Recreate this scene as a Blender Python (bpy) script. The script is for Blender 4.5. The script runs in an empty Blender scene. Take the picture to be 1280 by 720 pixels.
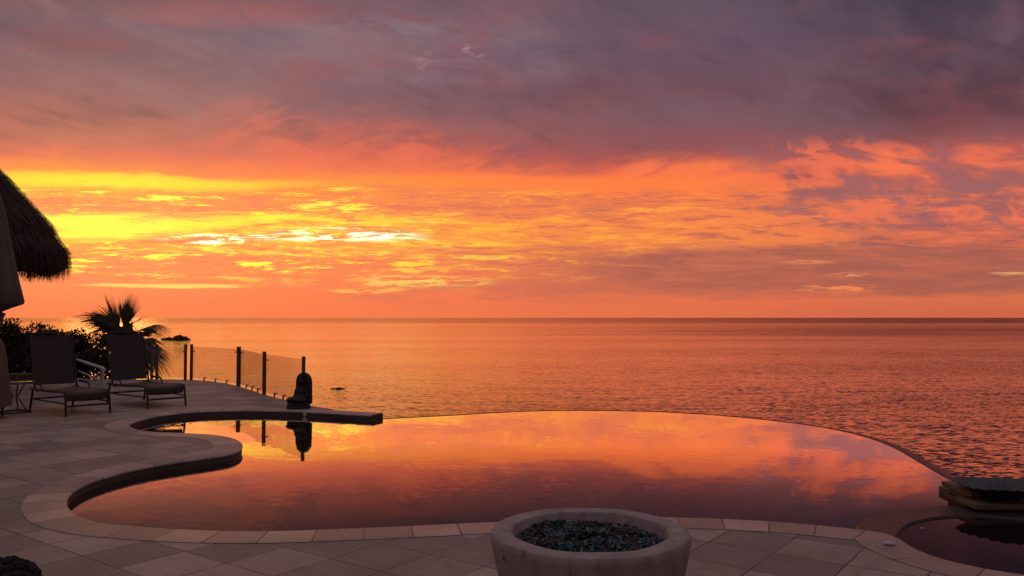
import bpy, bmesh, math, random
from mathutils import Vector, Matrix, Euler
from mathutils.geometry import tessellate_polygon
random.seed(7)
R = math.radians
scene = bpy.context.scene
COL = scene.collection

# ------------------------------------------------------------------ camera
F = 1024.0                     # focal length in px of a 1280 wide picture
CZ = 1.4
PITCH = math.atan(37.0 / F)
cd = bpy.data.cameras.new('camera'); cam = bpy.data.objects.new('camera', cd); COL.objects.link(cam)
cam.location = (0, 0, CZ); cam.rotation_euler = (R(90) + PITCH, 0, 0)
cd.sensor_width = 36.0; cd.lens = 36.0 * F / 1280.0
cd.clip_start = 0.05; cd.clip_end = 200000
scene.camera = cam

def ray(px, py):
    x = (px - 640) / F; y = (360 - py) / F
    c, s = math.cos(PITCH), math.sin(PITCH)
    return Vector((x, c - s * y, s + c * y))
def P(px, py, z=0.0):          # measured point on a level plane
    d = ray(px, py); t = (z - CZ) / d.z
    return Vector((d.x * t, d.y * t, z))
def Q(px, py, dist):           # measured point at a known distance ahead
    d = ray(px, py); t = dist / d.y
    return Vector((d.x * t, dist, CZ + d.z * t))

# ------------------------------------------------------------------ node helper
class V:
    def __init__(s, g, sock): s.g = g; s.s = sock
    def _m(s, op, *a): return s.g.math(op, s, *a)
    def __add__(s, o): return s._m('ADD', o)
    def __radd__(s, o): return s._m('ADD', o)
    def __sub__(s, o): return s._m('SUBTRACT', o)
    def __rsub__(s, o): return s.g.math('SUBTRACT', o, s)
    def __mul__(s, o): return s._m('MULTIPLY', o)
    def __rmul__(s, o): return s._m('MULTIPLY', o)
    def __truediv__(s, o): return s._m('DIVIDE', o)
class G:
    def __init__(s, nt): s.nt = nt; s.n = nt.nodes; s.l = nt.links
    def node(s, t, **kw):
        n = s.n.new(t)
        for k, v in kw.items(): setattr(n, k, v)
        return n
    def put(s, sock, v):
        if isinstance(v, V): s.l.new(v.s, sock)
        elif v is not None:
            if sock.type == 'RGBA' and len(v) == 3: v = (*v, 1)
            sock.default_value = v
    def math(s, op, *a, clamp=False):
        n = s.node('ShaderNodeMath', operation=op, use_clamp=clamp)
        for i, v in enumerate(a): s.put(n.inputs[i], v)
        return V(s, n.outputs[0])
    def smooth(s, v, a, b, lo=0.0, hi=1.0):
        n = s.node('ShaderNodeMapRange', interpolation_type='SMOOTHSTEP')
        s.put(n.inputs[0], v)
        for i, q in ((1, a), (2, b), (3, lo), (4, hi)): s.put(n.inputs[i], q)
        return V(s, n.outputs[0])
    def lin(s, v, a, b, lo=0.0, hi=1.0):
        n = s.node('ShaderNodeMapRange'); s.put(n.inputs[0], v)
        for i, q in ((1, a), (2, b), (3, lo), (4, hi)): s.put(n.inputs[i], q)
        return V(s, n.outputs[0])
    def comb(s, x, y, z):
        n = s.node('ShaderNodeCombineXYZ')
        for i, v in enumerate((x, y, z)): s.put(n.inputs[i], v)
        return V(s, n.outputs[0])
    def sep(s, v):
        n = s.node('ShaderNodeSeparateXYZ'); s.put(n.inputs[0], v)
        return [V(s, n.outputs[i]) for i in range(3)]
    def noise(s, vec, scale=1.0, detail=4.0, rough=0.5, dist=0.0, color=False):
        n = s.node('ShaderNodeTexNoise'); s.put(n.inputs['Vector'], vec)
        n.inputs['Scale'].default_value = scale; n.inputs['Detail'].default_value = detail
        n.inputs['Roughness'].default_value = rough; n.inputs['Distortion'].default_value = dist
        return V(s, n.outputs['Color' if color else 'Fac'])
    def mix(s, f, a, b, blend='MIX', clampf=True):
        n = s.node('ShaderNodeMix', data_type='RGBA', blend_type=blend, clamp_factor=clampf)
        s.put(n.inputs[0], f); s.put(n.inputs[6], a); s.put(n.inputs[7], b)
        return V(s, n.outputs[2])
    def ramp(s, v, stops, interp='LINEAR'):
        n = s.node('ShaderNodeValToRGB'); s.put(n.inputs[0], v)
        cr = n.color_ramp; cr.interpolation = interp
        cr.elements[0].position = stops[0][0]; cr.elements[0].color = (*stops[0][1], 1)
        cr.elements[1].position = stops[-1][0]; cr.elements[1].color = (*stops[-1][1], 1)
        for p, c in stops[1:-1]:
            e = cr.elements.new(p); e.color = (*c, 1)
        return V(s, n.outputs[0])
    def vmath(s, op, a, b=None, scale=None):
        n = s.node('ShaderNodeVectorMath', operation=op); s.put(n.inputs[0], a)
        if b is not None: s.put(n.inputs[1], b)
        if scale is not None: s.put(n.inputs['Scale'], scale)
        return V(s, n.outputs[0])

def lin1(c):
    c /= 255.0
    return c / 12.92 if c <= 0.04045 else ((c + 0.055) / 1.055) ** 2.4
def S(r, g, b, k=1.0): return (lin1(r) * k, lin1(g) * k, lin1(b) * k)

# ------------------------------------------------------------------ sky
SUN_AZ, SUN_EL = math.atan((140 - 640) / F), R(6.0)
def build_sky():
    w = bpy.data.worlds.new('World'); scene.world = w; w.use_nodes = True
    g = G(w.node_tree); w.node_tree.nodes.clear()
    tc = g.node('ShaderNodeTexCoord')
    d = g.vmath('NORMALIZE', V(g, tc.outputs['Generated']))
    x, y, z = g.sep(d)
    # heading and height of a direction on a far wall ahead (px-like units, 1024 = 45 deg)
    hor = g.math('SQRT', x * x + y * y + 1e-6)
    cosz = g.math('MAXIMUM', y / hor, 0.34)
    h = g.math('MULTIPLY', g.math('DIVIDE', z, hor * cosz), F)
    W = g.math('DIVIDE', x, hor * cosz) * F
    # cloud-deck coordinates: a level layer seen in perspective
    zz = g.math('MAXIMUM', z, 0.0) + 0.05
    cx, cy = x / zz, y / zz
    # slow warps so that no band edge is straight
    wv = g.comb(W * 0.0032, h * 0.014, 0.0)
    w1 = g.noise(wv, 1.0, 5, 0.55) - 0.5
    w2 = g.noise(g.comb(W * 0.012, h * 0.05, 3.7), 1.0, 4, 0.6) - 0.5
    hw = h + w1 * 34.0 + w2 * 12.0
    hw2 = h + w1 * 12.0 + w2 * 8.0
    def stops(lst):            # (picture row, r, g, b) -> ramp over height
        return [((397 - py) / 800.0, S(r, gg, b)) for py, r, gg, b in sorted(lst, key=lambda q: -q[0])]
    t = hw / 800.0
    left = g.ramp(t, stops([(397, 252, 128, 80), (350, 255, 134, 84), (322, 255, 138, 78), (306, 255, 156, 68), (284, 255, 172, 66),
        (262, 252, 140, 78), (246, 255, 160, 66), (226, 255, 178, 56), (210, 255, 140, 62), (192, 236, 112, 80), (172, 196, 104, 86), (135, 166, 96, 91), (100, 140, 91, 95),
        (62, 120, 83, 95), (30, 110, 86, 101), (0, 118, 82, 90), (-80, 88, 68, 82), (-390, 84, 60, 68)]))
    midl = g.ramp(t, stops([(397, 248, 122, 78), (350, 250, 126, 80), (322, 252, 140, 76), (300, 255, 158, 66), (280, 255, 164, 66),
        (262, 248, 134, 76), (236, 255, 142, 60), (215, 252, 122, 70), (192, 232, 102, 78), (168, 178, 94, 86), (138, 140, 90, 95), (100, 126, 90, 102),
        (50, 118, 94, 108), (0, 120, 86, 97), (-80, 88, 72, 86), (-390, 84, 60, 68)]))
    midr = g.ramp(t, stops([(397, 236, 114, 74), (352, 218, 112, 78), (330, 214, 114, 80), (300, 244, 134, 70), (275, 246, 130, 70),
        (255, 236, 120, 74), (235, 255, 126, 64), (218, 240, 106, 70), (198, 170, 84, 80), (178, 140, 82, 87), (145, 124, 85, 94), (105, 110, 75, 87),
        (50, 104, 80, 96), (0, 100, 80, 94), (-80, 84, 70, 86), (-390, 84, 60, 68)]))
    right = g.ramp(t, stops([(397, 208, 104, 72), (372, 218, 112, 74), (350, 178, 94, 78), (320, 176, 96, 80), (300, 206, 102, 78),
        (268, 190, 102, 86), (240, 184, 100, 88), (212, 196, 100, 84), (186, 192, 92, 80), (166, 136, 78, 78), (140, 96, 60, 70), (90, 88, 62, 73),
        (40, 80, 62, 77), (0, 75, 61, 75), (-80, 70, 58, 76), (-390, 78, 56, 66)]))
    Ww = W + w1 * 160.0
    c = g.mix(g.smooth(Ww, -600, -200), left, midl)
    c = g.mix(g.smooth(Ww, -230, 180), c, midr)
    c = g.mix(g.smooth(Ww, 250, 570), c, right)

    # ---- high grey-violet deck: drawn-out veils and soft billows
    rot = 0.42
    dx = cx * math.cos(rot) - cy * math.sin(rot); dy = cx * math.sin(rot) + cy * math.cos(rot)
    up = g.smooth(h, 150, 260) * g.smooth(z, 0.6, 0.4)
    n1 = g.noise(g.comb(dx * 1.1, dy * 0.42, 1.3), 1.0, 7, 0.56, 0.5)
    n2 = g.noise(g.comb(dx * 4.2, dy * 1.1, 5.1), 1.0, 6, 0.58, 0.4)
    n2b = g.noise(g.comb(W * 0.009 - h * 0.003, h * 0.022 + W * 0.006, 8.8), 1.0, 6, 0.6, 0.6)
    veil = g.lin(n1 * 0.42 + n2 * 0.28 + n2b * 0.30, 0.34, 0.66, -1.0, 1.0)
    c = g.mix(up * g.smooth(veil, -0.05, 0.8) * 0.5, c, g.mix(g.smooth(Ww, -300, 420), S(150, 108, 110), S(122, 90, 102)))
    c = g.mix(up * g.smooth(veil, 0.05, -0.8) * 0.52, c, g.mix(g.smooth(Ww, -300, 420), S(86, 58, 72), S(60, 46, 62)))
    warm = g.noise(g.comb(W * 0.0042 + h * 0.004, h * 0.0125 - W * 0.002, 2.2), 1.0, 5, 0.55)
    c = g.mix(up * g.smooth(warm, 0.5, 0.74) * 0.45, c, S(150, 80, 84))

    def blob(px, py, a, b, slope=0.0, soft=1.0, hh=None):
        u = (W - (px - 640.0)) * (1.0 / a)
        v = ((h if hh is None else hh) - (397.0 - py) - (W - (px - 640.0)) * slope) * (1.0 / b)
        return g.smooth(u * u + v * v, 1.0, max(0.0, 1.0 - soft))
    # thin bluish breaks in the deck
    br = g.noise(g.comb(W * 0.011 - h * 0.01, h * 0.04 + W * 0.006, 4.4), 1.0, 6, 0.62, 0.5)
    m = blob(520, 58, 270, 62, -0.06, 1.0)
    c = g.mix(m * g.smooth(br, 0.38, 0.75) * 0.6, c, S(136, 114, 126))
    br2 = g.noise(g.comb(W * 0.05, h * 0.09, 6.4), 1.0, 5, 0.65)
    c = g.mix((blob(588, 64, 26, 20) + blob(525, 70, 26, 26) * 0.45) * g.smooth(br2, 0.48, 0.70) * 0.7, c, S(172, 156, 172))
    # rose hem of the deck's ragged dark fold
    m = blob(470, 22, 190, 20, -0.13, 1.0, hw2)
    c = g.mix(m * g.smooth(br, 0.62, 0.35) * 0.7, c, S(132, 72, 82))
    m = blob(260, 12, 200, 26, 0.0, 1.0, hw2)
    c = g.mix(m * g.smooth(br, 0.3, 0.62) * 0.45, c, S(170, 92, 90))
    # glow climbing under the deck in the middle left
    gl = g.noise(g.comb(W * 0.008 + h * 0.012, h * 0.035 - W * 0.012, 7.7), 1.0, 6, 0.58, 0.4)
    c = g.mix(blob(395, 172, 190, 62, -0.1, 1.0) * g.smooth(gl, 0.34, 0.70) * 0.62, c, S(236, 112, 84))
    c = g.mix(blob(370, 134, 90, 28, -0.1, 1.0) * g.smooth(gl, 0.42, 0.66) * 0.6, c, S(196, 104, 90))
    c = g.mix(blob(860, 214, 150, 30, 0.0, 1.0) * g.smooth(gl, 0.3, 0.62) * 0.85, c, S(255, 124, 72))
    c = g.mix(blob(600, 190, 190, 30, -0.12, 1.0, hw2) * g.smooth(gl, 0.62, 0.36) * 0.7, c, S(134, 78, 86))

    # ---- dappled middle band
    mid = g.smooth(h, 34, 70) * g.smooth(h + w1 * 20.0, 176, 150)
    f1 = g.noise(g.comb(W * 0.0105, hw2 * 0.105, 0.5), 1.0, 9, 0.66, 0.45)
    f2 = g.noise(g.comb(W * 0.026, hw2 * 0.24, 9.5), 1.0, 8, 0.66, 0.4)
    f3 = g.noise(g.comb(W * 0.0045, hw2 * 0.04, 4.9), 1.0, 4, 0.55)
    f4 = g.noise(g.comb(W * 0.07, hw2 * 0.5, 21.0), 1.0, 5, 0.6, 0.3)
    dap = f1 * 0.46 + f2 * 0.32 + f4 * 0.14 + f3 * 0.08
    litc = g.mix(g.smooth(Ww, -340, 60), S(255, 236, 70, 1.2), S(255, 168, 62))
    litc = g.mix(g.smooth(Ww, 60, 420), litc, S(250, 122, 78))
    drkc = g.mix(g.smooth(Ww, -350, 260), S(240, 118, 84), S(190, 102, 86))
    drkc = g.mix(g.smooth(Ww, 220, 520), drkc, S(150, 92, 92))
    c = g.mix(mid * g.smooth(dap, 0.515, 0.57) * g.smooth(W, 640, 200, 0.5, 0.95), c, litc)
    c = g.mix(mid * g.smooth(dap, 0.495, 0.43) * 0.85, c, drkc)
    c = g.mix(blob(660, 229, 460, 14, -0.012, 1.0, hw2) * 0.8, c, g.mix(g.smooth(W, -300, 100), S(255, 148, 60), S(255, 126, 64)))
    # small dark scuds
    c = g.mix(blob(745, 264, 30, 12) * g.smooth(f2, 0.42, 0.56) * 0.65, c, S(176, 98, 88))
    c = g.mix(blob(1010, 220, 44, 7, -0.04, .9, hw2) * g.smooth(f2, 0.40, 0.52) * 0.8, c, S(128, 76, 86))
    c = g.mix(blob(1030, 238, 60, 8, 0.06, .9, hw2) * g.smooth(f2, 0.40, 0.52) * 0.7, c, S(150, 84, 86))
    c = g.mix(blob(545, 236, 130, 7, -0.03, 1, hw2) * g.smooth(f1, 0.4, 0.56) * 0.6, c, S(226, 112, 84))
    # lit tufts high on the right and the grey gap behind them
    tf = g.noise(g.comb(W * 0.014, h * 0.036 + W * 0.004, 11.1), 1.0, 8, 0.6, 0.7)
    mR = g.smooth(W, 230, 400) * g.smooth(h, 90, 130) * g.smooth(h, 236, 205)
    c = g.mix(mR * g.smooth(tf, 0.54, 0.40) * 0.85, c, S(156, 96, 98))
    c = g.mix(mR * g.smooth(tf, 0.50, 0.62) * 0.8, c, S(242, 116, 82))
    c = g.mix(blob(1120, 202, 62, 20, 0.02, 1, hw2) * g.smooth(tf, 0.36, 0.55) * 0.85, c, S(250, 120, 78))
    c = g.mix(blob(1225, 190, 50, 16, 0.1, 1, hw2) * g.smooth(tf, 0.36, 0.55) * 0.8, c, S(240, 112, 78))

    # ---- the two yellow banks on the left
    c = g.mix(blob(140, 226, 290, 14, -0.012, 1.0, hw) * g.smooth(f3, 0.25, 0.6, 0.55, 0.95), c, S(255, 226, 46))
    c = g.mix(blob(140, 283, 175, 23, 0.02, 1.0, hw2) * g.smooth(dap, 0.40, 0.56, 0.35, 1.0), c, S(255, 245, 74, 1.12))
    c = g.mix(blob(330, 278, 240, 16, -0.01, 1.0, hw2) * g.smooth(f1, 0.42, 0.58) * 0.9, c, S(255, 226, 58, 1.05))
    c = g.mix(blob(70, 262, 120, 9, 0.0, 1.0, hw2) * g.smooth(f1, 0.35, 0.6) * 0.6, c, S(248, 136, 82))
    # white-hot rifts
    st = g.noise(g.comb(W * 0.020, hw2 * 0.20, 13.0), 1.0, 9, 0.68, 0.5)
    c = g.mix(blob(268, 300, 84, 7.5, 0.0, 1.0, hw2) * g.smooth(st, 0.46, 0.60), c, S(255, 250, 205, 2.6))
    c = g.mix(blob(440, 294, 112, 10.5, -0.035, 1.0, hw2) * g.smooth(st, 0.46, 0.60), c, S(255, 250, 205, 2.0))
    c = g.mix(blob(380, 298, 70, 6.0, 0.0, 1.0, hw2) * g.smooth(st, 0.45, 0.56) * 0.8, c, S(255, 246, 190, 2.0))
    c = g.mix(blob(528, 353, 112, 11.0, -0.02, 1.0, hw2) * g.smooth(st, 0.43, 0.54), c, S(255, 206, 100, 1.0))
    c = g.mix(blob(210, 357, 130, 3.4, -0.006, 0.8, h + w2 * 5.0) * g.smooth(st, 0.3, 0.46) * 0.9, c, S(255, 208, 96, 1.1))
    c = g.mix(blob(460, 362, 60, 3.4, 0, 0.8, hw2) * g.smooth(st, 0.4, 0.5) * 0.8, c, S(255, 196, 92))
    for k, (px, py, a, b) in enumerate(((330, 315, 170, 7), (500, 306, 200, 8), (560, 322, 150, 5))):
        c = g.mix(blob(px, py, a, b, -0.01, 1, hw2) * g.smooth(st, 0.46, 0.58) * 0.8, c, S(255, 214, 66))

    # ---- low brown bank on the right with lit rifts under it
    lb = g.noise(g.comb(W * 0.008, h * 0.05, 15.0), 1.0, 7, 0.6, 0.5)
    bank = g.smooth(W + lb * 260.0, 120, 330) * g.smooth(h + (lb - 0.5) * 46.0, 22, 40) * g.smooth(h + (lb - 0.5) * 40.0 - W * 0.012, 92, 74)
    c = g.mix(bank * 0.8, c, g.mix(g.smooth(f1, 0.4, 0.62), S(164, 92, 80), S(182, 100, 82)))
    bank2 = blob(640, 366, 250, 22, 0.01, 1, hw2)
    c = g.mix(bank2 * g.smooth(lb, 0.4, 0.58) * 0.7, c, S(206, 108, 82))
    c = g.mix(blob(1050, 361, 76, 7, 0, .9, hw2) * g.smooth(st, 0.46, 0.58) * 0.8, c, S(252, 140, 84))
    c = g.mix(blob(1060, 344, 34, 3.4, 0, .9, hw2) * g.smooth(st, 0.44, 0.54) * 0.8, c, S(240, 160, 104))
    c = g.mix(blob(1274, 342, 42, 4.0, 0.02, .8, hw2) * g.smooth(st, 0.40, 0.54) * 0.9, c, S(236, 170, 104))
    c = g.mix(blob(1010, 328, 40, 3.2, 0, .9, hw2) * g.smooth(st, 0.44, 0.56) * 0.7, c, S(236, 140, 90))
    # haze on the horizon
    c = g.mix(g.smooth(h, 30, 2) * 0.55, c, g.mix(g.smooth(W, -560, 560), S(255, 132, 76), S(204, 100, 70)))

    # the rest of the dome, behind and overhead
    back = g.smooth(y, 0.30, -0.35)
    c = g.mix(back, c, g.mix(g.smooth(z, 0.0, 0.5), S(80, 61, 62), S(104, 82, 86)))
    c = g.mix(g.smooth(z, 0.5, 0.85), c, (0.37, 0.295, 0.325))
    c = g.mix(g.smooth(z, -0.004, -0.03), c, S(60, 40, 40))
    bg = g.node('ShaderNodeBackground'); g.put(bg.inputs[0], c); bg.inputs[1].default_value = 1.0
    sky = g.node('ShaderNodeTexSky', sky_type='NISHITA', sun_disc=False)
    sky.sun_elevation = SUN_EL; sky.sun_rotation = SUN_AZ; sky.dust_density = 4.0
    bg2 = g.node('ShaderNodeBackground'); g.l.new(sky.outputs[0], bg2.inputs[0]); bg2.inputs[1].default_value = 0.002
    add = g.node('ShaderNodeAddShader'); g.l.new(bg.outputs[0], add.inputs[0]); g.l.new(bg2.outputs[0], add.inputs[1])
    out = g.node('ShaderNodeOutputWorld'); g.l.new(add.outputs[0], out.inputs[0])
    w.cycles.sampling_method = 'MANUAL'; w.cycles.sample_map_resolution = 512
build_sky()
ld = bpy.data.lights.new('sun', 'SUN'); sun = bpy.data.objects.new('sun', ld); COL.objects.link(sun)
ld.energy = 0.04; ld.angle = R(5); ld.color = (1.0, 0.40, 0.10)
sdir = Vector((math.sin(SUN_AZ) * math.cos(SUN_EL), math.cos(SUN_AZ) * math.cos(SUN_EL), math.sin(SUN_EL)))
sun.rotation_euler = (-sdir).to_track_quat('-Z', 'Y').to_euler()
sun.location = sdir * 60

# ------------------------------------------------------------------ materials
MATS = {}
def mat(name, col, rough=0.6, metal=0.0, spec=0.5, vary=0.25, vscale=8.0, bump=0.0, bscale=30.0, fn=None):
    if name in MATS: return MATS[name]
    m = bpy.data.materials.new(name); m.use_nodes = True; MATS[name] = m
    g = G(m.node_tree); b = m.node_tree.nodes['Principled BSDF']
    tc = g.node('ShaderNodeTexCoord'); co = V(g, tc.outputs['Object'])
    n = g.noise(co, vscale, 5, 0.6)
    c = g.mix(g.lin(n, 0.3, 0.7), tuple(q * (1 - vary) for q in col), tuple(min(1, q * (1 + vary)) for q in col))
    b.inputs['Roughness'].default_value = rough; b.inputs['Metallic'].default_value = metal
    b.inputs['Specular IOR Level'].default_value = spec
    if bump:
        bn = g.node('ShaderNodeBump'); bn.inputs['Strength'].default_value = bump; bn.inputs['Distance'].default_value = 0.02
        g.put(bn.inputs['Height'], g.noise(co, bscale, 6, 0.65)); g.l.new(bn.outputs[0], b.inputs['Normal'])
    if fn: c = fn(g, co, c, b)
    g.put(b.inputs['Base Color'], c)
    return m

def water_mat(name, ior, deep, fn, rough=0.02, tint=(1, 1, 1), gain=1.0, pw=1.0):
    m = bpy.data.materials.new(name); m.use_nodes = True
    g = G(m.node_tree); m.node_tree.nodes.clear()
    geo = g.node('ShaderNodeNewGeometry'); pos = V(g, geo.outputs['Position'])
    nrm = fn(g, pos)
    fr = g.node('ShaderNodeFresnel'); fr.inputs[0].default_value = ior
    dif = g.node('ShaderNodeBsdfDiffuse'); dif.inputs[0].default_value = (*deep, 1)
    gl = g.node('ShaderNodeBsdfGlossy'); gl.inputs['Roughness'].default_value = rough; gl.inputs[0].default_value = (*tint, 1)
    g.put(gl.inputs['Normal'], nrm); g.put(fr.inputs['Normal'], nrm)
    mx = g.node('ShaderNodeMixShader'); g.put(mx.inputs[0], g.math('MINIMUM', g.math('POWER', V(g, fr.outputs[0]), pw) * gain, 0.96)); g.l.new(dif.outputs[0], mx.inputs[1]); g.l.new(gl.outputs[0], mx.inputs[2])
    o = g.node('ShaderNodeOutputMaterial'); g.l.new(mx.outputs[0], o.inputs[0])
    return m
def sea_normal(g, pos):
    x, y, z = g.sep(pos)
    def nn(sx, sy, off, det=4):
        n = g.node('ShaderNodeTexNoise'); g.put(n.inputs['Vector'], g.comb(x * sx, y * sy, off))
        n.inputs['Scale'].default_value = 1; n.inputs['Detail'].default_value = det; n.inputs['Roughness'].default_value = 0.6
        return V(g, n.outputs['Color'])
    a = g.vmath('SUBTRACT', nn(0.95, 2.3, 0.0, 6), (0.5, 0.5, 0.5))
    b = g.vmath('SUBTRACT', nn(0.11, 0.34, 4.0, 4), (0.5, 0.5, 0.5))
    # wind lanes: calmer and rougher water in long strips
    lane = g.noise(g.comb(x * 0.0011, y * 0.0060, 2.0), 1.0, 5, 0.6)
    lane2 = g.noise(g.comb(x * 0.00022, y * 0.0011, 5.0), 1.0, 5, 0.6)
    lane3 = g.noise(g.comb(x * 0.006, y * 0.022, 9.0), 1.0, 4, 0.6)
    k = g.lin(lane * 0.45 + lane2 * 0.25 + lane3 * 0.3, 0.38, 0.62, 0.45, 1.7)
    s = g.vmath('ADD', g.vmath('SCALE', a, scale=0.80), g.vmath('SCALE', b, scale=0.24))
    far = g.smooth(y + lane2 * 900.0, 2100, 3300) * 1.5 + g.smooth(y + lane * 500.0, 900, 1250) * g.smooth(y + lane * 500.0, 1750, 1350) * g.smooth(x, -300, 500) * 0.8
    k = k * (far + 1.0) * g.smooth(x / g.math('MAXIMUM', y, 10.0), -0.1, 0.62, 0.62, 2.3)
    s = g.vmath('SCALE', s, scale=k)
    sx, sy, _ = g.sep(s)
    return g.vmath('NORMALIZE', g.comb(sx, sy, 1.0))
def pool_normal(g, pos):
    x, y, z = g.sep(pos)
    n = g.node('ShaderNodeTexNoise'); g.put(n.inputs['Vector'], g.comb(x * 3.0, y * 5.0, 0.0))
    n.inputs['Scale'].default_value = 1; n.inputs['Detail'].default_value = 3
    a = g.vmath('SUBTRACT', V(g, n.outputs['Color']), (0.5, 0.5, 0.5))
    n2 = g.node('ShaderNodeTexNoise'); g.put(n2.inputs['Vector'], g.comb(x * 14.0, y * 22.0, 3.0))
    n2.inputs['Scale'].default_value = 1; n2.inputs['Detail'].default_value = 3
    b = g.vmath('SUBTRACT', V(g, n2.outputs['Color']), (0.5, 0.5, 0.5))
    puff = g.smooth(g.noise(g.comb(x * 0.35, y * 0.5, 7.0), 1.0, 3, 0.5), 0.4, 0.65)
    s = g.vmath('ADD', g.vmath('SCALE', a, scale=0.010), g.vmath('SCALE', b, scale=puff * 0.024 + 0.005))
    sx, sy, _ = g.sep(s)
    return g.vmath('NORMALIZE', g.comb(sx, sy, 1.0))
SEA = water_mat('sea_water', 1.36, (0.014, 0.008, 0.010), sea_normal, 0.04, (1.0, 0.90, 0.89), 1.36, 1.4)
POOL = water_mat('pool_water', 1.34, (0.014, 0.009, 0.009), pool_normal, 0.022, (1.0, 0.90, 0.90), 23.0, 3.5)

def stone_fn(ang, bw, bh, uv=False, c1=(0.38, 0.30, 0.27), c2=(0.205, 0.162, 0.15), joint=(0.07, 0.045, 0.042), offset=0.5, mort=0.006):
    def fn(g, co, c, b):
        if uv:
            vec = V(g, g.node('ShaderNodeTexCoord').outputs['UV'])
        else:
            mp = g.node('ShaderNodeMapping'); mp.inputs['Rotation'].default_value[2] = -ang
            g.put(mp.inputs[0], co); vec = V(g, mp.outputs[0])
        wob = g.vmath('SCALE', g.vmath('SUBTRACT', g.noise(co, 3.0, 3, 0.5, color=True), (0.5, 0.5, 0.5)), scale=0.012)
        vec2 = g.vmath('ADD', vec, wob)
        br = g.node('ShaderNodeTexBrick', offset=offset, offset_frequency=2, squash=1.0)
        g.put(br.inputs['Vector'], vec2)
        br.inputs['Color1'].default_value = (0, 0, 0, 1); br.inputs['Color2'].default_value = (1, 1, 1, 1); br.inputs['Mortar'].default_value = (.5, .5, .5, 1)
        br.inputs['Scale'].default_value = 1; br.inputs['Brick Width'].default_value = bw; br.inputs['Row Height'].default_value = bh
        br.inputs['Mortar Size'].default_value = mort; br.inputs['Mortar Smooth'].default_value = 0.25; br.inputs['Bias'].default_value = 0
        pick = V(g, br.outputs['Color']); j = V(g, br.outputs['Fac'])
        col = g.mix(g.smooth(pick, 0.1, 0.9), c1, c2)
        # blotches, veins and pits of travertine
        col = g.mix(g.smooth(g.noise(co, 2.2, 6, 0.62), 0.38, 0.7) * 0.45, col, tuple(q * 0.72 for q in c2))
        col = g.mix(g.smooth(g.noise(g.vmath('MULTIPLY', vec, (3.0, 26.0, 1.0)), 1.0, 5, 0.65), 0.5, 0.75) * 0.35, col, tuple(min(1, q * 1.18) for q in c1))
        pits = g.smooth(g.noise(co, 55.0, 4, 0.7), 0.34, 0.26)
        col = g.mix(pits * 0.6, col, joint)
        dirty = g.smooth(g.noise(co, 0.9, 4, 0.6), 0.45, 0.75)
        col = g.mix(dirty * 0.3, col, tuple(q * 0.55 for q in c2))
        blot = g.smooth(g.noise(co, 6.5, 7, 0.72), 0.56, 0.66)
        col = g.mix(blot * 0.35, col, tuple(q * 0.5 for q in c2))
        pale = g.smooth(g.noise(g.vmath('ADD', co, (31.0, 7.0, 0.0)), 4.0, 7, 0.7), 0.58, 0.68)
        col = g.mix(pale * 0.3, col, tuple(min(1, q * 1.3) for q in c1))
        open_ = g.smooth(g.noise(co, 1.7, 4, 0.6), 0.30, 0.55)
        col = g.mix(j * (open_ * 0.75 + 0.25), col, joint)
        bn = g.node('ShaderNodeBump'); bn.inputs['Strength'].default_value = 0.5; bn.inputs['Distance'].default_value = 0.006
        hgt = g.noise(co, 24.0, 6, 0.65) * 0.5 - j * 1.2 - pits * 0.5 + pick * 0.15
        g.put(bn.inputs['Height'], hgt); g.l.new(bn.outputs[0], b.inputs['Normal'])
        return col
    return fn
PAVER = mat('travertine_pavers', (1, 1, 1), 0.56, spec=0.5, fn=stone_fn(R(-36), 0.41, 0.41, offset=0.0))
COPE = mat('travertine_coping', (1, 1, 1), 0.52, spec=0.5, fn=stone_fn(0, 0.31, 0.60, uv=True, c1=(0.48, 0.36, 0.31), c2=(0.29, 0.22, 0.195), offset=0.0))
EDGE = mat('pool_wall_shade_tone', (0.085, 0.07, 0.064), 0.6, spec=0.2, vscale=5, bump=0.3)  # shade on the coping's drop face is put into this dark colour
WEIR = mat('wet_weir_stone', (0.022, 0.021, 0.024), 0.35, spec=0.2, vscale=6, bump=0.2)
RING = mat('spa_ring_stone', (0.038, 0.032, 0.024), 0.35, spec=0.2, vscale=10, bump=0.15)
SANDSTONE = mat('pedestal_stone', (0.115, 0.082, 0.062), 0.7, vscale=9, bump=0.4)
DARKSTONE = mat('pedestal_dark_stone', (0.045, 0.042, 0.036), 0.6, vscale=9, bump=0.3)
SHELL = mat('shell_glaze', (0.036, 0.040, 0.050), 0.5, vscale=14, bump=0.2)
def conc_fn(g, co, c, b):
    p = g.smooth(g.noise(co, 46.0, 4, 0.65), 0.36, 0.29)
    c = g.mix(p, c, (0.06, 0.04, 0.035))
    st = g.smooth(g.noise(g.vmath('MULTIPLY', co, (7.0, 7.0, 1.2)), 1.0, 5, 0.6), 0.52, 0.72)
    c = g.mix(st * 0.4, c, (0.17, 0.12, 0.085))
    c = g.mix(g.smooth(g.noise(co, 5.0, 6, 0.7), 0.42, 0.68) * 0.4, c, (0.20, 0.16, 0.15))
    big = g.smooth(g.noise(co, 11.0, 3, 0.55), 0.33, 0.28)
    return g.mix(big * 0.85, c, (0.07, 0.035, 0.022))
CONC = mat('cast_concrete', (0.33, 0.28, 0.275), 0.85, vary=0.22, vscale=14, bump=0.35, bscale=60, fn=conc_fn)
SLING = mat('sling_fabric', (0.052, 0.036, 0.033), 0.6, spec=0.25, vary=0.12, vscale=60, bump=0.15, bscale=300)
FRAME = mat('bronze_frame', (0.03, 0.027, 0.028), 0.45, metal=0.3, vscale=20)
STEEL = mat('post_metal', (0.16, 0.13, 0.12), 0.4, metal=0.6, vscale=20)
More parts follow.
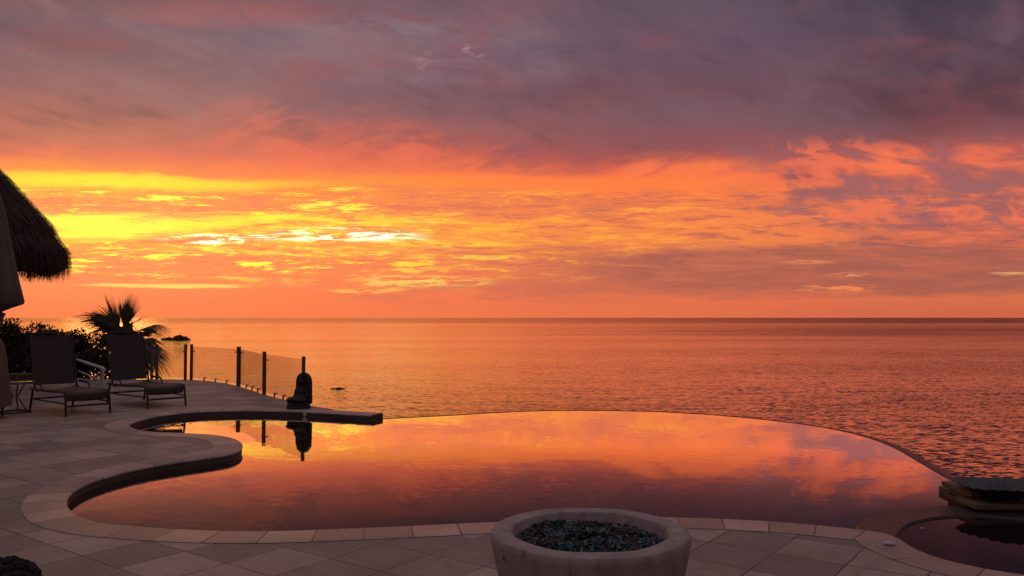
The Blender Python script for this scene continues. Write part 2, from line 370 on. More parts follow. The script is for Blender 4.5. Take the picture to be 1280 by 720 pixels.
WHITE = mat('white_painted_rail', (0.62, 0.57, 0.58), 0.45, vary=0.06)
STATUE = mat('statue_dark_stone', (0.022, 0.018, 0.018), 0.75, vscale=25, bump=0.6, bscale=40)
CANVAS = mat('umbrella_canvas', (0.12, 0.095, 0.085), 0.85, vary=0.15, vscale=20, bump=0.2, bscale=150)
COVER = mat('cover_canvas', (0.13, 0.09, 0.07), 0.85, vary=0.15, vscale=20, bump=0.2, bscale=150)
THATCH = mat('dry_palm_thatch', (0.052, 0.034, 0.024), 0.9, vary=0.5, vscale=30)
LEAF = mat('dark_leaf', (0.035, 0.042, 0.016), 0.55, vary=0.5, vscale=6)
LEAF2 = mat('olive_leaf', (0.05, 0.05, 0.02), 0.55, vary=0.5, vscale=6)
PALMLEAF = mat('palm_frond_green', (0.055, 0.065, 0.024), 0.5, vary=0.4, vscale=6)
BARK = mat('bark', (0.07, 0.05, 0.038), 0.9, vscale=20, bump=0.5)
PINK = mat('pink_petal', (0.42, 0.10, 0.13), 0.6, vary=0.3)
ROCK = mat('sea_rock', (0.035, 0.026, 0.025), 0.85, vscale=0.4, bump=0.6, bscale=1.0)
LAVA = mat('lava_rock', (0.014, 0.009, 0.010), 0.9, vscale=30, bump=0.8, bscale=60)
SOIL = mat('hillside_earth', (0.06, 0.045, 0.035), 0.95, vscale=0.6, bump=0.6, bscale=2)
PEBBLE = mat('pale_pebble', (0.46, 0.42, 0.41), 0.5, vary=0.1, vscale=40)
TABLETOP = mat('table_glass', (0.06, 0.05, 0.05), 0.12, vary=0.05)
def glass_mat(name, tint, ior):
    m = bpy.data.materials.new(name); m.use_nodes = True; g = G(m.node_tree); m.node_tree.nodes.clear()
    tr = g.node('ShaderNodeBsdfTransparent')
    tc = g.node('ShaderNodeTexCoord'); n = g.noise(V(g, tc.outputs['Object']), 2.0, 4, 0.6)
    g.put(tr.inputs[0], g.mix(g.lin(n, 0.3, 0.7), tuple(q * .94 for q in tint), tint))
    gl = g.node('ShaderNodeBsdfGlossy'); gl.inputs['Roughness'].default_value = 0.02
    fr = g.node('ShaderNodeFresnel'); fr.inputs[0].default_value = ior
    mx = g.node('ShaderNodeMixShader'); g.l.new(fr.outputs[0], mx.inputs[0]); g.l.new(tr.outputs[0], mx.inputs[1]); g.l.new(gl.outputs[0], mx.inputs[2])
    o = g.node('ShaderNodeOutputMaterial'); g.l.new(mx.outputs[0], o.inputs[0]); return m
GLASS = glass_mat('fence_glass', (0.95, 0.91, 0.90), 1.45)
GLASSEDGE = mat('glass_edge', (0.07, 0.06, 0.055), 0.3)

# ------------------------------------------------------------------ mesh helpers
def tag(o, label=None, cat=None, group=None, kind=None):
    if label: o['label'] = label
    if cat: o['category'] = cat
    if group: o['group'] = group
    if kind: o['kind'] = kind
    return o
def empty(name, loc, rz=0.0):
    o = bpy.data.objects.new(name, None); COL.objects.link(o); o.location = loc; o.rotation_euler = (0, 0, rz)
    o.empty_display_size = 0.1
    return o
class MB:
    def __init__(s): s.v = []; s.f = []; s.uv = None
    def add(s, vs, fs):
        o = len(s.v); s.v += [Vector(q) for q in vs]; s.f += [tuple(i + o for i in f) for f in fs]
        return s
    def box(s, c, d, rz=0.0, M=None):
        c = Vector(c); m = Matrix.Rotation(rz, 3, 'Z') if M is None else M
        vs = [c + m @ Vector((x * d[0] / 2, y * d[1] / 2, z * d[2] / 2)) for x in (-1, 1) for y in (-1, 1) for z in (-1, 1)]
        return s.add(vs, [(0, 1, 3, 2), (4, 6, 7, 5), (0, 4, 5, 1), (2, 3, 7, 6), (0, 2, 6, 4), (1, 5, 7, 3)])
    def tube(s, pts, r, n=8, cap=True):
        pts = [Vector(p) for p in pts]; rs = r if isinstance(r, (list, tuple)) else [r] * len(pts)
        vs = []; prev = None
        for i, p in enumerate(pts):
            t = (pts[min(i + 1, len(pts) - 1)] - pts[max(i - 1, 0)])
            t = t.normalized() if t.length > 1e-9 else Vector((0, 0, 1))
            a = prev - t * prev.dot(t) if prev is not None else t.orthogonal()
            if a.length < 1e-6: a = t.orthogonal()
            a.normalize(); b = t.cross(a); prev = a
            for k in range(n):
                th = 2 * math.pi * k / n
                vs.append(p + (a * math.cos(th) + b * math.sin(th)) * rs[i])
        fs = [(i * n + k, i * n + (k + 1) % n, (i + 1) * n + (k + 1) % n, (i + 1) * n + k) for i in range(len(pts) - 1) for k in range(n)]
        if cap: fs += [tuple(range(n - 1, -1, -1)), tuple(range((len(pts) - 1) * n, len(pts) * n))]
        return s.add(vs, fs)
    def lathe(s, prof, n=48, c=(0, 0, 0), fn=None, close=False):
        vs = []; c = Vector(c)
        for r, z in prof:
            for k in range(n):
                th = 2 * math.pi * k / n
                p = Vector((r * math.cos(th), r * math.sin(th), z))
                if fn: p = fn(p, th)
                vs.append(c + p)
        m = len(prof)
        fs = [(i * n + k, i * n + (k + 1) % n, (i + 1) * n + (k + 1) % n, (i + 1) * n + k) for i in range(m - 1) for k in range(n)]
        if close: fs += [tuple(range(n - 1, -1, -1)), tuple(range((m - 1) * n, m * n))]
        return s.add(vs, fs)
    def ellipsoid(s, c, rad, M=None, nu=14, nv=8):
        c = Vector(c); vs = []; fs = []
        for i in range(nv + 1):
            ph = math.pi * i / nv
            for k in range(nu):
                th = 2 * math.pi * k / nu
                p = Vector((rad[0] * math.sin(ph) * math.cos(th), rad[1] * math.sin(ph) * math.sin(th), rad[2] * math.cos(ph)))
                vs.append(c + (M @ p if M else p))
        fs = [(i * nu + k, (i + 1) * nu + k, (i + 1) * nu + (k + 1) % nu, i * nu + (k + 1) % nu) for i in range(nv) for k in range(nu)]
        return s.add(vs, fs)
    def build(s, name, m, parent=None, smooth=False, bevel=0.0, loc=None, seg=2, up=False):
        me = bpy.data.meshes.new(name); me.from_pydata([tuple(v) for v in s.v], [], s.f)
        if s.uv:
            ul = me.uv_layers.new(name='UVMap')
            for li, l in enumerate(me.loops): ul.data[li].uv = s.uv[l.vertex_index]
        bm = bmesh.new(); bm.from_mesh(me); bmesh.ops.remove_doubles(bm, verts=bm.verts, dist=1e-6)
        bmesh.ops.recalc_face_normals(bm, faces=bm.faces)
        if up:
            bm.normal_update()
            for f in bm.faces:
                if f.normal.z < 0: f.normal_flip()
        bm.to_mesh(me); bm.free()
        me.materials.append(m)
        if smooth:
            for p in me.polygons: p.use_smooth = True
            try: me.set_sharp_from_angle(angle=R(38))
            except Exception: pass
        o = bpy.data.objects.new(name, me); COL.objects.link(o)
        if parent: o.parent = parent
        if loc is not None: o.location = loc
        if bevel:
            b = o.modifiers.new('bevel', 'BEVEL'); b.width = bevel; b.segments = seg; b.limit_method = 'ANGLE'; b.angle_limit = R(40)
        return o
def spline(pts, n=8, closed=False):
    out = []; N = len(pts)
    for i in range(N if closed else N - 1):
        g = lambda k: pts[k % N] if closed else pts[max(0, min(N - 1, k))]
        p0, p1, p2, p3 = g(i - 1), g(i), g(i + 1), g(i + 2)
        for k in range(n):
            t = k / n
            out.append(0.5 * ((2 * p1) + (p2 - p0) * t + (2 * p0 - 5 * p1 + 4 * p2 - p3) * t * t + (3 * p1 - p0 - 3 * p2 + p3) * t ** 3))
    if not closed: out.append(pts[-1].copy())
    return out
def resample(pts, step):
    out = [pts[0]]; acc = 0.0
    for a, b in zip(pts, pts[1:]):
        L = (b - a).length
        if L < 1e-9: continue
        d = step - acc
        while d < L:
            out.append(a + (b - a) * (d / L)); d += step
        acc = L - (d - step)
    if (out[-1] - pts[-1]).length > step * 0.3: out.append(pts[-1])
    return out
def poly(mb, pts, z=None):
    pp = [Vector((p.x, p.y, p.z if z is None else z)) for p in pts]
    mb.add(pp, [tuple(t) for t in tessellate_polygon([pp])])
    return mb
def side_offset(pts, d):
    out = []
    for i, p in enumerate(pts):
        t = (pts[min(i + 1, len(pts) - 1)] - pts[max(i - 1, 0)]); t.z = 0; t.normalize()
        out.append(p + Vector((-t.y, t.x, 0)) * d)
    return out
def blur(pts, it=6):
    for _ in range(it):
        pts = [pts[0]] + [(a + b * 2 + c) / 4 for a, b, c in zip(pts, pts[1:], pts[2:])] + [pts[-1]]
    return pts

# ------------------------------------------------------------------ sea and land
SEAZ = -14.0
mb = MB(); N = 96
rr = [0, 30, 80, 200, 600, 2000, 8000, 30000, 90000]
mb.lathe([(max(r, .01), SEAZ) for r in rr], N)
tag(mb.build('sea', SEA, up=True), kind='structure')

# ------------------------------------------------------------------ pool outline
edge_px = [(465, 518.9), (450, 518.1), (430, 517), (400, 515.2), (360, 513.6), (320, 512.8), (285, 513), (250, 514.2), (215, 517),
           (190, 521), (172, 525.6), (162, 529.5), (163, 533), (171, 536.4), (189, 539.6), (226, 541), (260, 542.6), (284, 545.6),
           (298, 550), (303.5, 556), (300, 562), (288, 567), (260, 571.5), (214, 578), (168, 586), (124, 598), (100, 608), (86.5, 618),
           (83, 629), (90, 639), (104, 647), (124, 652.6), (147, 655.4), (177, 657.6), (214, 660.6), (275, 663), (340, 663.4), (390, 662),
           (500, 657.5), (610, 652.3), (700, 648.4), (780, 646), (860, 646.6), (920, 648.8), (977, 652.3), (1030, 656.8), (1070, 661),
           (1108, 665.6), (1122, 669.5), (1135, 681), (1166, 695), (1204, 705), (1252, 714), (1310, 722)]
edge = spline([P(x, y) for x, y in edge_px], 6)
edge = blur(resample(edge, 0.09), 2)
CW = 0.30
back = side_offset(edge, 0.0)
# land lies to the left-hand or right-hand side of the path: test with a point known to be on land
tst = P(200, 690)
i0 = min(range(len(edge)), key=lambda i: (edge[i] - tst).length)
tt = edge[i0 + 1] - edge[i0 - 1]
side = 1 if (Vector((-tt.y, tt.x, 0))).dot(tst - edge[i0]) > 0 else -1
def cope_row(d, z):
    o = side_offset(edge, d * side)
    return [Vector((p.x, p.y, z)) for p in o]
mbv = MB(); rows = [(0.006, -0.42), (0.006, -0.026), (0.0, -0.024), (-0.003, -0.014), (0.002, -0.004), (0.010, 0.0), (CW, 0.0)]
grid = [cope_row(d, z) for d, z in rows]
grid[-1] = [Vector((p.x, p.y, 0)) for p in blur(grid[-1], 3)]
arc = [0.0]
for a, b in zip(edge, edge[1:]): arc.append(arc[-1] + (b - a).length)
def strip(gr, uvv):
    m = MB(); n = len(gr[0]); m.uv = []
    for r, row in enumerate(gr):
        m.v += row; m.uv += [(arc[i], uvv[r]) for i in range(n)]
    m.f = [(r * n + i, r * n + i + 1, (r + 1) * n + i + 1, (r + 1) * n + i) for r in range(len(gr) - 1) for i in range(n - 1)]
    return m
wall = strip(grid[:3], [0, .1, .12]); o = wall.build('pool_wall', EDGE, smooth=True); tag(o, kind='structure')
cope = strip(grid[2:], [.05, .07, .09, .1, .38]); cope.uv = cope.uv
# close the free end of the spit
n = len(edge)
back_end = grid[-1][0]; down = Vector((0, 0, -0.42))
o = cope.build('pool_coping', COPE, smooth=True); tag(o, kind='structure')
# end cap and back face of the spit: first run of the coping, up to where the patio begins
i_pat = min(range(n // 3), key=lambda i: (grid[-1][i] - P(416, 511.5)).length)
sp = MB()
for i in range(0, i_pat + 3):
    a, b = grid[-1][i], grid[-1][i + 1]
    sp.add([a, b, b + down, a + down], [(0, 1, 2, 3)])
col_ = [grid[r][0] for r in range(len(grid))]
sp.add(col_ + [back_end + down], [tuple(range(len(col_) + 1))])
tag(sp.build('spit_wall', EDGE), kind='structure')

# ------------------------------------------------------------------ patio slab
far_px = [(416, 511.3), (379, 505.5), (354, 499), (330, 493), (314, 487.5), (298, 482.5), (280, 478.5), (262, 476), (240, 474.6), (200, 474), (150, 474), (112, 473.5)]
far_edge = [P(x, y) for x, y in far_px]
inner = [grid[-1][i] for i in range(i_pat, n)]
gap = 0.004
outer = [Vector((inner[-1].x + .3, inner[-1].y - .4, 0)), Vector((6, 3.6, 0)), Vector((7, -6, 0)), Vector((-18, -6, 0)), Vector((-18, 17.0, 0)), Vector((-10.2, 19.2, 0))]
ring = inner + outer + list(reversed(far_edge))
ring = [p for i, p in enumerate(ring) if (p - ring[i - 1]).length > 1e-4]
pm = MB(); poly(pm, [Vector((p.x, p.y, -0.003)) for p in ring])
tag(pm.build('patio', PAVER, up=True), kind='structure')
sk = MB(); fe = far_edge + [Vector((-10.2, 19.2, 0)), Vector((-18, 17.0, 0))]
for a, b in zip(fe, fe[1:]):
    a = Vector((a.x, a.y, -0.004)); b = Vector((b.x, b.y, -0.004))
    sk.add([a, b, b + Vector((0, 0, -1.2)), a + Vector((0, 0, -1.2))], [(0, 1, 2, 3)])
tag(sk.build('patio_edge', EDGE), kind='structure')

# ------------------------------------------------------------------ pool water, infinity edge
WZ = -0.078
inf_px = [(458, 525.2), (500, 522.6), (560, 519.6), (620, 516), (680, 513.6), (740, 513.2), (800, 514.2), (840, 515.7), (902, 519.6), (977, 527),
          (1032, 534.8), (1080, 545.6), (1115, 558.4), (1142, 573.6), (1163, 586), (1184, 598), (1210, 609)]
inf = blur(resample(spline([P(x, y, WZ) for x, y in inf_px], 6), 0.12), 3)
spa_out_px = [(1064, 668), (1068.7, 661), (1075, 652.5), (1087, 645), (1105, 639.5), (1130, 635), (1162, 632.5), (1200, 632), (1240, 634), (1300, 640)]
spa_in_px = [(1108, 680), (1121, 670), (1126, 664), (1131, 658.6), (1141, 652.6), (1160, 647.6), (1190, 644), (1230, 643.4), (1300, 650)]
iw = min(range(n // 2), key=lambda i: (edge[i] - P(205, 518)).length)
water_ring = [Vector((p.x, p.y, WZ)) for p in cope_row(0.14, WZ)[:iw]] + [P(x, y, WZ) for x, y in ((130, 520), (30, 560), (-40, 620), (20, 668), (200, 690), (500, 690), (900, 690), (1060, 700), (1180, 725), (1300, 745))]
water_ring = [Vector((p.x, p.y, WZ)) for p in water_ring]
far_right = [Vector((4.7, 6.3, WZ)), Vector((4.4, 7.0, WZ))]
inf_w = [p for p in inf if p.x > water_ring[0].x + 0.02]
wm = MB(); poly(wm, water_ring + [Vector((4.9, 4.6, WZ))] + far_right + list(reversed(inf_w)))
o = wm.build('pool_water', POOL, up=True); tag(o, kind='structure')

# weir wall (the overflow edge)
dirs = side_offset(inf, 1.0)
sgn = 1 if (dirs[len(inf) // 2] - inf[len(inf) // 2]).y > 0 else -1
wv = MB(); prof = [(0.0, 0.004), (0.03, 0.006), (0.13, -0.012), (0.15, -0.05), (0.16, -2.2)]
rows_ = [[Vector((p.x, p.y, WZ + dz)) for p in side_offset(inf, dd * sgn)] for dd, dz in prof]
nn_ = len(inf)
for r in rows_: wv.v += r
wv.f = [(r * nn_ + i, r * nn_ + i + 1, (r + 1) * nn_ + i + 1, (r + 1) * nn_ + i) for r in range(len(prof) - 1) for i in range(nn_ - 1)]
tag(wv.build('overflow_wall', WEIR, smooth=True), 'thin dark wet wall curving along the far overflow edge of the pool', 'pool wall')

# raised ring between pool and spa
ZR = WZ + 0.018
so = resample(spline([P(x, y, ZR) for x, y in spa_out_px], 6), 0.05); si = resample(spline([P(x, y, ZR) for x, y in spa_in_px], 6), 0.05)
def even(pts, k):
    L = [0.0]
    for a, b in zip(pts, pts[1:]): L.append(L[-1] + (b - a).length)
    out = []; j = 0
    for q in range(k):
        t = L[-1] * q / (k - 1)
        while j < len(L) - 2 and L[j + 1] < t: j += 1
        out.append(pts[j].lerp(pts[j + 1], (t - L[j]) / max(1e-9, L[j + 1] - L[j])))
    return out
so, si = even(so, 70), even(si, 70)
rg = MB()
dn = Vector((0, 0, -0.3))
r5 = [[p + dn for p in so], [p + Vector((0, 0, -0.012)) for p in so], [p.lerp(q, 0.04) for p, q in zip(so, si)],
      [p.lerp(q, 0.95) + Vector((0, 0, -0.004)) for p, q in zip(so, si)], [q + Vector((0, 0, -0.02)) for q in si], [q + dn for q in si]]
for r in r5: rg.v += r
rg.f = [(r * 70 + i, r * 70 + i + 1, (r + 1) * 70 + i + 1, (r + 1) * 70 + i) for r in range(5) for i in range(69)]
tag(rg.build('spa_wall', RING, smooth=True), 'low curved olive stone rim dividing the round spa from the pool', 'spa wall')

# ------------------------------------------------------------------ hillside under everything
hl = MB()
base = [Vector((4.6, 7.2, 0))] + [Vector((p.x, p.y, 0)) for p in reversed(inf)][2:] + [Vector((-3.4, 13.3, 0)), Vector((-5.6, 17.4, 0)), Vector((-6.6, 20.5, 0)), Vector((-9.4, 23.5, 0)), Vector((-13, 25.5, 0)), Vector((-26, 27, 0))]
base = resample(base, 0.8)
def outw(p, i):
    t = base[min(i + 1, len(base) - 1)] - base[max(i - 1, 0)]; t.normalize()
    q = Vector((-t.y, t.x, 0))
    return q if q.y > 0 or q.x > 0.7 else -q
levels = [(-6.0, -0.62), (-0.1, -0.62), (0.35, -1.4), (3.0, -4.2), (9.0, -9.0), (16.0, -15.5)]
random.seed(3)
for dd, z in levels:
    for i, p in enumerate(base):
        q = Vector((0.35, 0.94, 0)) if dd > 1 else outw(p, i)
        if dd < -1: q = Vector((-0.5, 0.86, 0))
        j = random.uniform(-.25, .25) if dd > 1 else 0
        hl.v.append(p + q * (dd + j * 2) + Vector((0, 0, z + j)))
K = len(base)
hl.f = [(r * K + i, r * K + i + 1, (r + 1) * K + i + 1, (r + 1) * K + i) for r in range(1, len(levels) - 1) for i in range(K - 1)]
tag(hl.build('hillside', SOIL), kind='structure')
gb = MB(); poly(gb, [Vector(q) for q in [(-9.9, 18.9, -.55), (-5.9, 17.9, -.55), (-6.8, 20.6, -.62), (-9.6, 23.6, -.62), (-13, 25.6, -.62), (-26, 27.2, -.62), (-26, 16.5, -.5), (-18, 16.9, -.5)]])
tag(gb.build('planting_bed', SOIL), kind='structure')

# sea rocks
def rock(name, c, sx, sy, hz, label, seed, lumps):
    random.seed(seed); m = MB()
    for (ox, s, hh) in lumps:
        M = Matrix.Rotation(random.uniform(0, 3), 3, 'Z')
        o0 = len(m.v)
        m.ellipsoid(Vector(c) + Vector((ox * sx, random.uniform(-.2, .2) * sy, 0)), (sx * s, sy * s, hz * hh), None, 18, 12)
        for v in m.v[o0:]:
            v += Vector((random.uniform(-1, 1) * sx * .03, 0, random.uniform(-1, 1) * hz * .13))
    return tag(m.build(name, ROCK), label, 'rock')
c = P(219, 425, SEAZ)
rock('sea_rock', c, 10.2, 7, 3.6, 'dark jagged rocky islet rising from the sea beyond the fence posts', 5,
     [(-.75, .24, .3), (-.45, .3, .5), (-.12, .26, .42), (.1, .3, .8), (.34, .28, .95), (.62, .3, .6), (.85, .2, .3)])
c = P(422, 486, SEAZ)
rock('sea_rock', c, 1.75, 1.2, 0.32, 'small flat dark rock barely breaking the water near the statue', 6, [(-.5, .45, .35), (.2, .5, .9), (.6, .35, .4)])

# ------------------------------------------------------------------ fire bowl
FB = Vector((0.0, 0.0, 0.0)); RIMZ = 0.42
cb = Q(737, 661, 3.83); FB = Vector((cb.x, 3.83, 0))
RO = 0.466
prof = [(0.30, 0.0), (0.325, 0.008), (0.36, 0.07), (0.405, 0.16), (0.436, 0.26), (0.452, 0.34), (0.459, 0.385), (0.4595, 0.402), (0.452, 0.416), (0.438, 0.420),
        (0.374, 0.420), (0.362, 0.416), (0.356, 0.405), (0.350, 0.36), (0.33, 0.31), (0.01, 0.305)]
random.seed(11)
def rough_fn(p, th):
    k = 1 + 0.004 * math.sin(3 * th + 1) + 0.002 * math.sin(11 * th + p.z * 30)
    return Vector((p.x * k, p.y * k, p.z + 0.0015 * math.sin(7 * th)))
root = empty('fire_bowl', FB)
tag(root, 'round thick rimmed concrete fire bowl holding dark glass chips at the pool edge', 'fire bowl')
m = MB(); m.lathe(prof[:10] , 96, fn=rough_fn); m.build('bowl', CONC, root, smooth=True)
m = MB(); m.lathe(prof[9:], 96, fn=rough_fn); m.build('inner_wall', CONC, root, smooth=True)
m = MB(); m.lathe([(0.30, -0.0), (0.26, -0.0), (0.26, 0.012), (0.30, 0.012)], 48); m.build('foot', CONC, root)
# fire glass
def glassbit_mat():
    def fn(g, co, c, b):
        at = g.node('ShaderNodeAttribute'); at.attribute_name = 'tone'
        t = V(g, at.outputs['Fac'])
        return g.ramp(t, [(0.0, (0.004, 0.006, 0.008)), (0.3, (0.006, 0.018, 0.024)), (0.55, (0.016, 0.09, 0.115)), (0.82, (0.045, 0.20, 0.23)), (0.9, (0.20, 0.26, 0.26)), (0.95, (0.10, 0.04, 0.025)), (1.0, (0.13, 0.05, 0.03))])
    return mat('fire_glass', (1, 1, 1), 0.34, spec=0.4, fn=fn)
random.seed(21)
gm = MB(); tones = []
tet = [Vector((1, 1, 1)), Vector((-1, -1, 1)), Vector((-1, 1, -1)), Vector((1, -1, -1))]
for k in range(7500):
    r = 0.346 * math.sqrt(random.random()); th = random.uniform(0, 2 * math.pi)
    heap = 0.362 + 0.026 * (1 - (r / 0.346) ** 2) + 0.012 * math.sin(9 * r * 3 + 2 * th) + 0.009 * math.sin(5 * th + r * 30)
    z = heap + random.uniform(-0.010, 0.007)
    s = 0.0035 + 0.008 * random.random() ** 1.8
    M = Euler((random.uniform(0, 6), random.uniform(0, 6), random.uniform(0, 6))).to_matrix()
    c0 = Vector((FB.x + r * math.cos(th), FB.y + r * math.sin(th), z))
    vs = [c0 + M @ Vector((sx * s * random.uniform(.6, 1.2), sy * s * random.uniform(.5, 1.1), sz * s * random.uniform(.4, .8))) for sx in (-1, 1) for sy in (-1, 1) for sz in (-1, 1)]
    gm.add(vs, [(0, 1, 3, 2), (4, 6, 7, 5), (0, 4, 5, 1), (2, 3, 7, 6), (0, 2, 6, 4), (1, 5, 7, 3)])
    t = random.random() * 0.84 * (0.72 + 0.28 * math.sin(r * 34 + 3 * th) * math.sin(4 * th + 1.0 + r * 9))
    if random.random() < 0.02: t = 0.9
    elif random.random() < 0.05: t = 0.97
    tones += [t] * 8
o0 = len(gm.v)
gm.lathe([(0.349, 0.345), (0.2, 0.372), (0.01, 0.378)], 40, FB); tones += [0.0] * (len(gm.v) - o0)
me = bpy.data.meshes.new('fire_glass'); me.from_pydata([tuple(v) for v in gm.v], [], gm.f)
at = me.attributes.new('tone', 'FLOAT', 'POINT'); at.data.foreach_set('value', tones)
me.materials.append(glassbit_mat()); o = bpy.data.objects.new('fire_glass', me); COL.objects.link(o)
tag(o, 'dark teal and black broken glass chips filling the fire bowl', 'fire glass', kind='stuff')

# ------------------------------------------------------------------ lounge chairs
def make_chair():
    t = empty('lounge_chair', (0, 0, 0))          # faces +x, origin under the seat's front edge
    W2 = 0.30
    # seat sling: waterfall front, slight sag
    prof = [(0.035, 0.225), (0.045, 0.275), (0.03, 0.315), (-0.01, 0.338), (-0.08, 0.345), (-0.3, 0.338), (-0.6, 0.325), (-0.9, 0.32), (-1.2, 0.325)]
    def sling(pr, name, sag, dep=0.012):
        m = MB(); nw = 7
        for layer in (0, 1):
            for (x, z) in pr:
                for k in range(nw):
                    yy = -W2 + 0.02 + (2 * W2 - 0.04) * k / (nw - 1)
                    q = 1 - (yy / W2) ** 2
                    m.v.append(Vector((x - (sag[0]) * q, yy, z - sag[1] * q - layer * dep)))
        n0 = len(pr) * nw
        for i in range(len(pr) - 1):
            for k in range(nw - 1):
                a = i * nw + k
                m.f.append((a, a + 1, a + nw + 1, a + nw)); m.f.append((n0 + a, n0 + a + nw, n0 + a + nw + 1, n0 + a + 1))
        for i in range(len(pr) - 1):
            for k in (0, nw - 1):
                a = i * nw + k; m.f.append((a, a + nw, n0 + a + nw, n0 + a))
        for k in range(nw - 1):
            for i in (0, len(pr) - 1):
                a = i * nw + k; m.f.append((a, a + 1, n0 + a + 1, n0 + a))
        return m.build(name, SLING, t, smooth=True)
    sling(prof, 'seat', (0, 0.018))
    bx0, bz0 = -1.2, 0.37; bl = 0.80; an = R(17)
    bp = [(bx0 - math.sin(an) * bl * q, bz0 + math.cos(an) * bl * q) for q in (0.0, .25, .5, .75, 1.0)]
    sling(bp, 'backrest', (0.02, 0), 0.0)
    fb = MB()
    top = (bx0 - math.sin(an) * (bl + .02), bz0 + math.cos(an) * (bl + .02))
    low = (bx0 + math.sin(an) * .06, bz0 - math.cos(an) * .06)
    fb.tube([(low[0], -W2, low[1]), (top[0], -W2, top[1] - .03), (top[0], -W2 + .03, top[1]), (top[0], W2 - .03, top[1]), (top[0], W2, top[1] - .03), (low[0], W2, low[1])], 0.016, 8)
    fb.build('back_frame', FRAME, t, smooth=True)
    for s in (-1, 1):
        r = MB(); pr = [(x, z - .012) for x, z in prof[1:]] + [(-1.38, 0.31)]
        r.tube([(x, s * W2, z) for x, z in pr], 0.017, 8); r.build('side_rail', FRAME, t, smooth=True)
        l = MB(); l.tube([(0.02, s * W2, 0.33), (0.045, s * W2, 0.27), (0.085, s * (W2 + .005), 0.0)], 0.0165, 8); l.build('leg', FRAME, t, smooth=True)
        l = MB(); l.tube([(-1.27, s * W2, 0.31), (-1.36, s * (W2 + .005), 0.0)], 0.0165, 8); l.build('leg', FRAME, t, smooth=True)
        lr = MB(); lr.tube([(0.06, s * W2, 0.17), (-1.31, s * W2, 0.16)], 0.012, 6); lr.build('stretcher', FRAME, t, smooth=True)
        a = MB(); a.tube([(-0.78, s * (W2 + .03), 0.32), (-0.80, s * (W2 + .035), 0.375), (-0.86, s * (W2 + .035), 0.40), (-1.16, s * (W2 + .03), 0.41)], [0.012, .012, .018, .018], 8)
        a.build('armrest', FRAME, t, smooth=True)
        p = MB(); p.tube([(bx0 - math.sin(an) * .3, s * (W2 + .012), bz0 + math.cos(an) * .02 - .05), (-1.05, s * (W2 + .012), 0.28), (-0.98, s * (W2 + .012), 0.31)], 0.009, 6); p.build('hinge_bracket', FRAME, t, smooth=True)
    cbm = MB(); cbm.tube([(0.065, -W2, 0.135), (0.065, W2, 0.135)], 0.014, 8); cbm.build('stretcher', FRAME, t, smooth=True)
    cbm = MB(); cbm.tube([(-1.32, -W2, 0.16), (-1.32, W2, 0.16)], 0.014, 8); cbm.build('stretcher', FRAME, t, smooth=True)
    return t
def copy_tree(o, parent=None):
    c = o.copy(); COL.objects.link(c)
    if parent: c.parent = parent
    for ch in list(o.children): copy_tree(ch, c)
    return c
GRP = 'lounge chairs lined up on the patio'
ch1 = make_chair(); f = (P(86, 520) + P(137, 515.5)) / 2; ch1.location = (f.x - .05, f.y, 0); ch1.rotation_euler.z = R(-42)
tag(ch1, 'dark sling lounge chair beside the side table, nearer the left edge', 'lounge chair', GRP)
ch2 = copy_tree(ch1); f = (P(186.5, 510.5) + P(232, 507)) / 2; ch2.location = (f.x - .05, f.y, 0); ch2.rotation_euler.z = R(-41)
tag(ch2, 'dark sling lounge chair standing in front of the fan palm', 'lounge chair', GRP)

# ------------------------------------------------------------------ side table
tb = P(19, 515.5); root = empty('side_table', tb)
tag(root, 'small round side table with bent metal legs on a ring base', 'side table')
m = MB(); m.lathe([(0.005, 0.452), (0.235, 0.452), (0.245, 0.446), (0.235, 0.44), (0.005, 0.44)], 40); m.build('table_top', TABLETOP, root, smooth=True)
m = MB(); m.tube([(0.235 * math.cos(a), 0.235 * math.sin(a), 0.434) for a in [2 * math.pi * k / 32 for k in range(33)]], 0.009, 6, cap=False); m.build('rim', STEEL, root, smooth=True)
m = MB(); m.tube([(0.22 * math.cos(a), 0.22 * math.sin(a), 0.012) for a in [2 * math.pi * k / 32 for k in range(33)]], 0.012, 6, cap=False); m.build('base_ring', FRAME, root, smooth=True)
for k in range(3):
    a = R(-10) + k * R(120)
    m = MB(); m.tube([(0.15 * math.cos(a), 0.15 * math.sin(a), 0.43), (0.03 * math.cos(a), 0.03 * math.sin(a), 0.23), (0.05 * math.cos(a), 0.05 * math.sin(a), 0.21), (0.20 * math.cos(a), 0.20 * math.sin(a), 0.015)], 0.009, 6)
    m.build('leg', FRAME, root, smooth=True)

# ------------------------------------------------------------------ closed umbrella
ub = Q(-32, 400, 12.2); root = empty('patio_umbrella', (ub.x, ub.y, 0))
tag(root, 'closed grey brown canvas umbrella gathered round its pole at the left edge', 'umbrella')
def pleat(z0, amp, n, ph=0.0):
    def fn(p, th):
        k = 1 + amp * math.sin(n * th + ph) + amp * .35 * math.sin(2 * n * th + 1.3)
        return Vector((p.x * k, p.y * k, p.z))
    return fn
zt = lambda py: CZ + (397 - py) * 12.2 / F
pr = [(0.02, zt(170)), (0.06, zt(190)), (0.16, zt(215)), (0.28, zt(240)), (0.36, zt(270)), (0.44, zt(310)), (0.53, zt(350)), (0.60, zt(377)), (0.585, zt(380)), (0.44, zt(385)), (0.32, zt(390)), (0.28, zt(392))]
m = MB(); m.lathe(pr, 96, fn=pleat(0, 0.07, 11, 2.6)); m.build('canopy', CANVAS, root, smooth=True)
pr = [(0.28, zt(388)), (0.38, zt(392)), (0.36, zt(396)), (0.22, zt(414)), (0.13, zt(420)), (0.03, zt(421))]
m = MB(); m.lathe(pr, 72, fn=pleat(0, 0.07, 9, 0.6)); m.build('gathered_hem', CANVAS, root, smooth=True)
